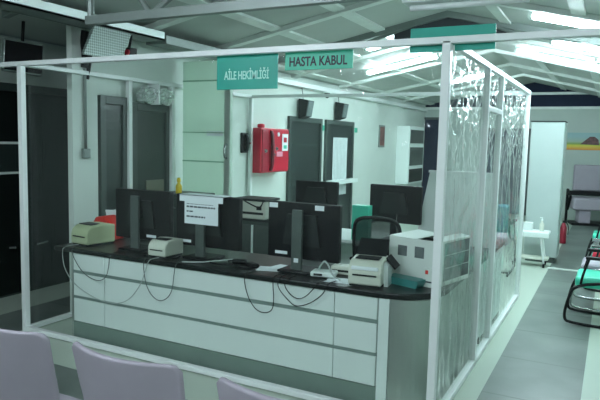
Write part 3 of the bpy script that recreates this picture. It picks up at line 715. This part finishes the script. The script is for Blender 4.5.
# ------------------------------------------------------------------ waiting chairs in front
def shell_chair(x, label):
    t = thing('waiting_chair', label, 'chair', (x, 1.98, 0), 0, 'lilac chairs in the front row')
    hw = .268
    def surf(u, v, off):
        a = 2*u-1
        z = .44+.442*v
        wv = hw*(.93+.07*v)
        cz = .03*max(0, (abs(a)-.86)/.14)**2*(1 if v > .5 else 0)*v
        y = -.235 - .085*v - .075*(1-a*a) - off + .0
        return (a*wv, y, z-cz)
    mb = MB(); nu, nv = 24, 10
    f = [[mb.bm.verts.new(surf(i/nu, j/nv, .0)) for j in range(nv+1)] for i in range(nu+1)]
    b = [[mb.bm.verts.new(surf(i/nu, j/nv, .028)) for j in range(nv+1)] for i in range(nu+1)]
    for i in range(nu):
        for j in range(nv):
            mb.bm.faces.new((f[i][j], f[i+1][j], f[i+1][j+1], f[i][j+1])); mb.bm.faces.new((b[i][j], b[i][j+1], b[i+1][j+1], b[i+1][j]))
        mb.bm.faces.new((f[i][0], b[i][0], b[i+1][0], f[i+1][0])); mb.bm.faces.new((f[i][nv], f[i+1][nv], b[i+1][nv], b[i][nv]))
    for j in range(nv):
        mb.bm.faces.new((f[0][j], f[0][j+1], b[0][j+1], b[0][j])); mb.bm.faces.new((f[nu][j], b[nu][j], b[nu][j+1], f[nu][j+1]))
    o = mb.build('backrest', 'lilac', t, True)
    bv = o.modifiers.new('bevel', 'BEVEL'); bv.width = .011; bv.segments = 3; bv.limit_method = 'ANGLE'; bv.angle_limit = math.radians(50)
    o.modifiers.new('wn', 'WEIGHTED_NORMAL')
    B(-.18, .18, -.27, .06, .36, .40, .018, seg=3).build('seat', 'lilac', t)
    for sx in (-1, 1):
        for sy, yy in ((-1, -.22), (1, .02)):
            MB().tube([(sx*.165, yy, .37), (sx*.225, yy+sy*.02, .0)], .014, n=10).build('leg', 'chrome', t)
    return t
shell_chair(-2.255, 'lilac chair back at the lower left corner of the photo')
shell_chair(-1.575, 'lilac chair back in the middle of the front row, before the counter')
shell_chair(-.885, 'lilac chair back at the right of the front row')

# ------------------------------------------------------------------ aisle side: waiting seats
def sled_chair(x, y, rz, seat, frame, label, back=None, group=None, zs=.44, arms=True):
    """faces local -X; origin on the floor under the seat"""
    t = thing('visitor_chair', label, 'chair', (x, y, 0), rz, group)
    B(-.25, .25, -.24, .24, zs-.07, zs+.035, .035, seg=3).build('seat', seat, t)
    MB().grid(lambda u, v: (.24+.10*v+.02*math.sin(PI*u), -.23+.46*u, zs+.10+.36*v), 8, 8).build('backrest', back or seat, t, True).modifiers.new('solid', 'SOLIDIFY').thickness = .05
    for s in (-1, 1):
        fr = MB().tube([(.36, s*.25, zs+.30), (.27, s*.25, zs+.02), (-.24, s*.25, zs-.03), (-.30, s*.25, .25), (-.33, s*.25, .06), (-.28, s*.25, .014), (.3, s*.25, .014)], .014, n=10, smooth=2).build('frame_tube', frame, t, True)
        if arms:
            B(-.17, .24, s*.25-.025, s*.25+.025, zs+.21, zs+.24, .008).build('armrest', frame, t)
            MB().tube([(-.14, s*.25, zs+.21), (-.18, s*.25, zs+.08), (-.2, s*.25, zs-.03)], .011, n=8, smooth=1).build('arm_post', frame, t, True)
    MB().tube([(.2, -.25, .03), (.2, .25, .03)], .011, n=8).build('stretcher', frame, t)
    return t
sled_chair(.0, 6.42, 0, 'tealpad', 'black', 'teal cushioned visitor chair with black tube legs at the right edge', back='tealpad', zs=.43)
sled_chair(.02, 7.04, 0, 'lilac', 'chrome', 'pale lilac visitor chair with white legs behind the teal seat at right', zs=.45)
sled_chair(.10, 8.0, 0, 'redpad', 'black', 'red visitor chair beyond the pale lilac one at the right edge')
sled_chair(.06, 9.4, 0, 'tealpad', 'black', 'teal visitor chair farthest along the right hand row', zs=.46)
sled_chair(-1.37, 8.3, -PI/2, 'lilac', 'black', 'visitor chair with teal back seen through the creased film beside the white cabinet', back=mat('teal_blue_upholstery', (46, 112, 128), .5), zs=.46)
# lilac armchair by the far wall
t = thing('lounge_chair', 'lilac padded lounge chair with black arms below the far poster', 'armchair', (-.42, 14.5, 0), .22)
B(-.36, .36, -.3, .35, .34, .60, .04, seg=3).build('seat', 'lilac', t)
MB().box(-.3, .36, .22, .34, .72, 1.3, .04, seg=3).build('backrest', 'lilac', t)
B(-.22, .02, -.2, .2, .05, .34, .02).build('front_panel', 'lilac', t)
for s in (-.39, .39):
    MB().tube([(s, .2, .3), (s, -.1, .62), (s, .3, .74), (s, .34, .02)], .03, n=8).build('arm_frame', 'black', t)
B(-.40, .40, .2, .26, .62, .72, .006).build('back_bracket', 'black', t)
B(-.36, .36, -.22, .3, .0, .05).build('base', 'black', t)

# tall white cabinet in the aisle
t = thing('tall_cabinet', 'tall plain white cabinet standing at the end of the aisle', 'cabinet', (-.865, 9.42, 0))
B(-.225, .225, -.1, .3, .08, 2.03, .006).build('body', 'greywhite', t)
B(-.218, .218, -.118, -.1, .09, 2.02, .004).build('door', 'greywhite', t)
B(-.23, .23, -.12, .3, 2.03, 2.045, .003).build('top_edge', 'dark', t)
B(-.2, .2, -.08, .28, .0, .08).build('plinth', 'column', t)
# trolley
t = thing('white_trolley', 'small white trolley on casters before the tall white cabinet', 'trolley', (-.97, 9.02, 0))
B(-.22, .25, -.15, .12, .46, .50, .01).build('tray_top', 'white', t)
B(-.22, .25, -.155, -.145, .42, .49, .004).build('front_apron', 'white', t)
B(-.19, .25, -.10, .10, .10, .13, .006).build('shelf', 'beige', t)
for sx in (-1, 1):
    for sy in (-1, 1):
        lg = MB().tube([(sx*.13, sy*.10-.01, .46), (sx*.16, sy*.11-.01, .3), (sx*.2, sy*.12-.01, .06)], .014, n=8, smooth=1).build('leg', 'white', t, True)
        MB().cyl((sx*.2-.012, sy*.12-.01, .028), (sx*.2+.012, sy*.12-.01, .028), .028, n=14).build('caster', 'black', lg)
t = thing('tissue_box', 'white box on the trolley top', 'box', (-1.0, 9.0, .50))
B(-.13, .05, -.06, .06, 0, .11, .006).build('body', 'white', t)
B(-.08, .0, -.02, .02, .11, .113).build('slot', 'beige', t)
for x, lab in ((-1.165, 'white pump bottle at the left end of the trolley top'), (-.83, 'pale bottle at the right end of the trolley top')):
    t = thing('pump_bottle', lab, 'bottle', (x, 8.98, .50))
    MB().lathe([(.026, 0), (.03, .008), (.03, .10), (.012, .13), (.012, .15)], 0, 0).build('body', 'white' if x < -1 else 'beige', t, True)
    MB().lathe([(.014, .15), (.014, .165), (.006, .17), (.006, .185)], 0, 0).box(-.03, .008, -.006, .006, .185, .195).build('pump', 'white', t)
t = thing('fire_extinguisher', 'red extinguisher just peeping out behind the tall white cabinet', 'extinguisher', (-.70, 11.4, 0))
MB().lathe([(.05, 0), (.055, .02), (.055, .28), (.03, .34), (.02, .36)], 0, 0).build('cylinder', 'darkred', t, True)
MB().box(-.02, .05, -.012, .012, .36, .40, .004).build('valve', 'black', t)
MB().tube([(.03, 0, .38), (.08, 0, .32), (.075, 0, .16)], .009, n=8, smooth=2).build('hose', 'black', t)

# poster on the far wall
def poster_mat():
    m = mat('poster_print', (150, 165, 160), .5)
    nt = m.node_tree; b = nt.nodes['Principled BSDF']; N = nt.nodes.new; L = nt.links.new
    tc = N('ShaderNodeTexCoord'); sx = N('ShaderNodeSeparateXYZ'); L(tc.outputs['Object'], sx.inputs[0])
    r = N('ShaderNodeValToRGB'); L(sx.outputs[2], r.inputs[0]); e = r.color_ramp.elements
    e[0].position = 0; e[0].color = (*s2l((206, 120, 40)), 1); e[1].position = .1; e[1].color = (*s2l((200, 190, 60)), 1)
    for p, c in ((.14, (120, 150, 60)), (.19, (150, 170, 150)), (.3, (140, 172, 175))):
        q = e.new(p); q.color = (*s2l(c), 1)
    L(r.outputs[0], b.inputs['Base Color'])
    return m
t = thing('wall_poster', 'colourful landscape poster on the far wall at right', 'poster', (-.5, YF-.012, 1.62))
B(-.5, .42, 0, .01, 0, .40).build('sheet', poster_mat(), t)
MB().prism([(-.22, .13), (.18, .12), (.16, .24), (.08, .31), (-.02, .31), (-.12, .22)], 'y', -.002, 0).build('dark_mound', mat('mound_print', (96, 66, 66), .6, vary=.5, scale=14), t)
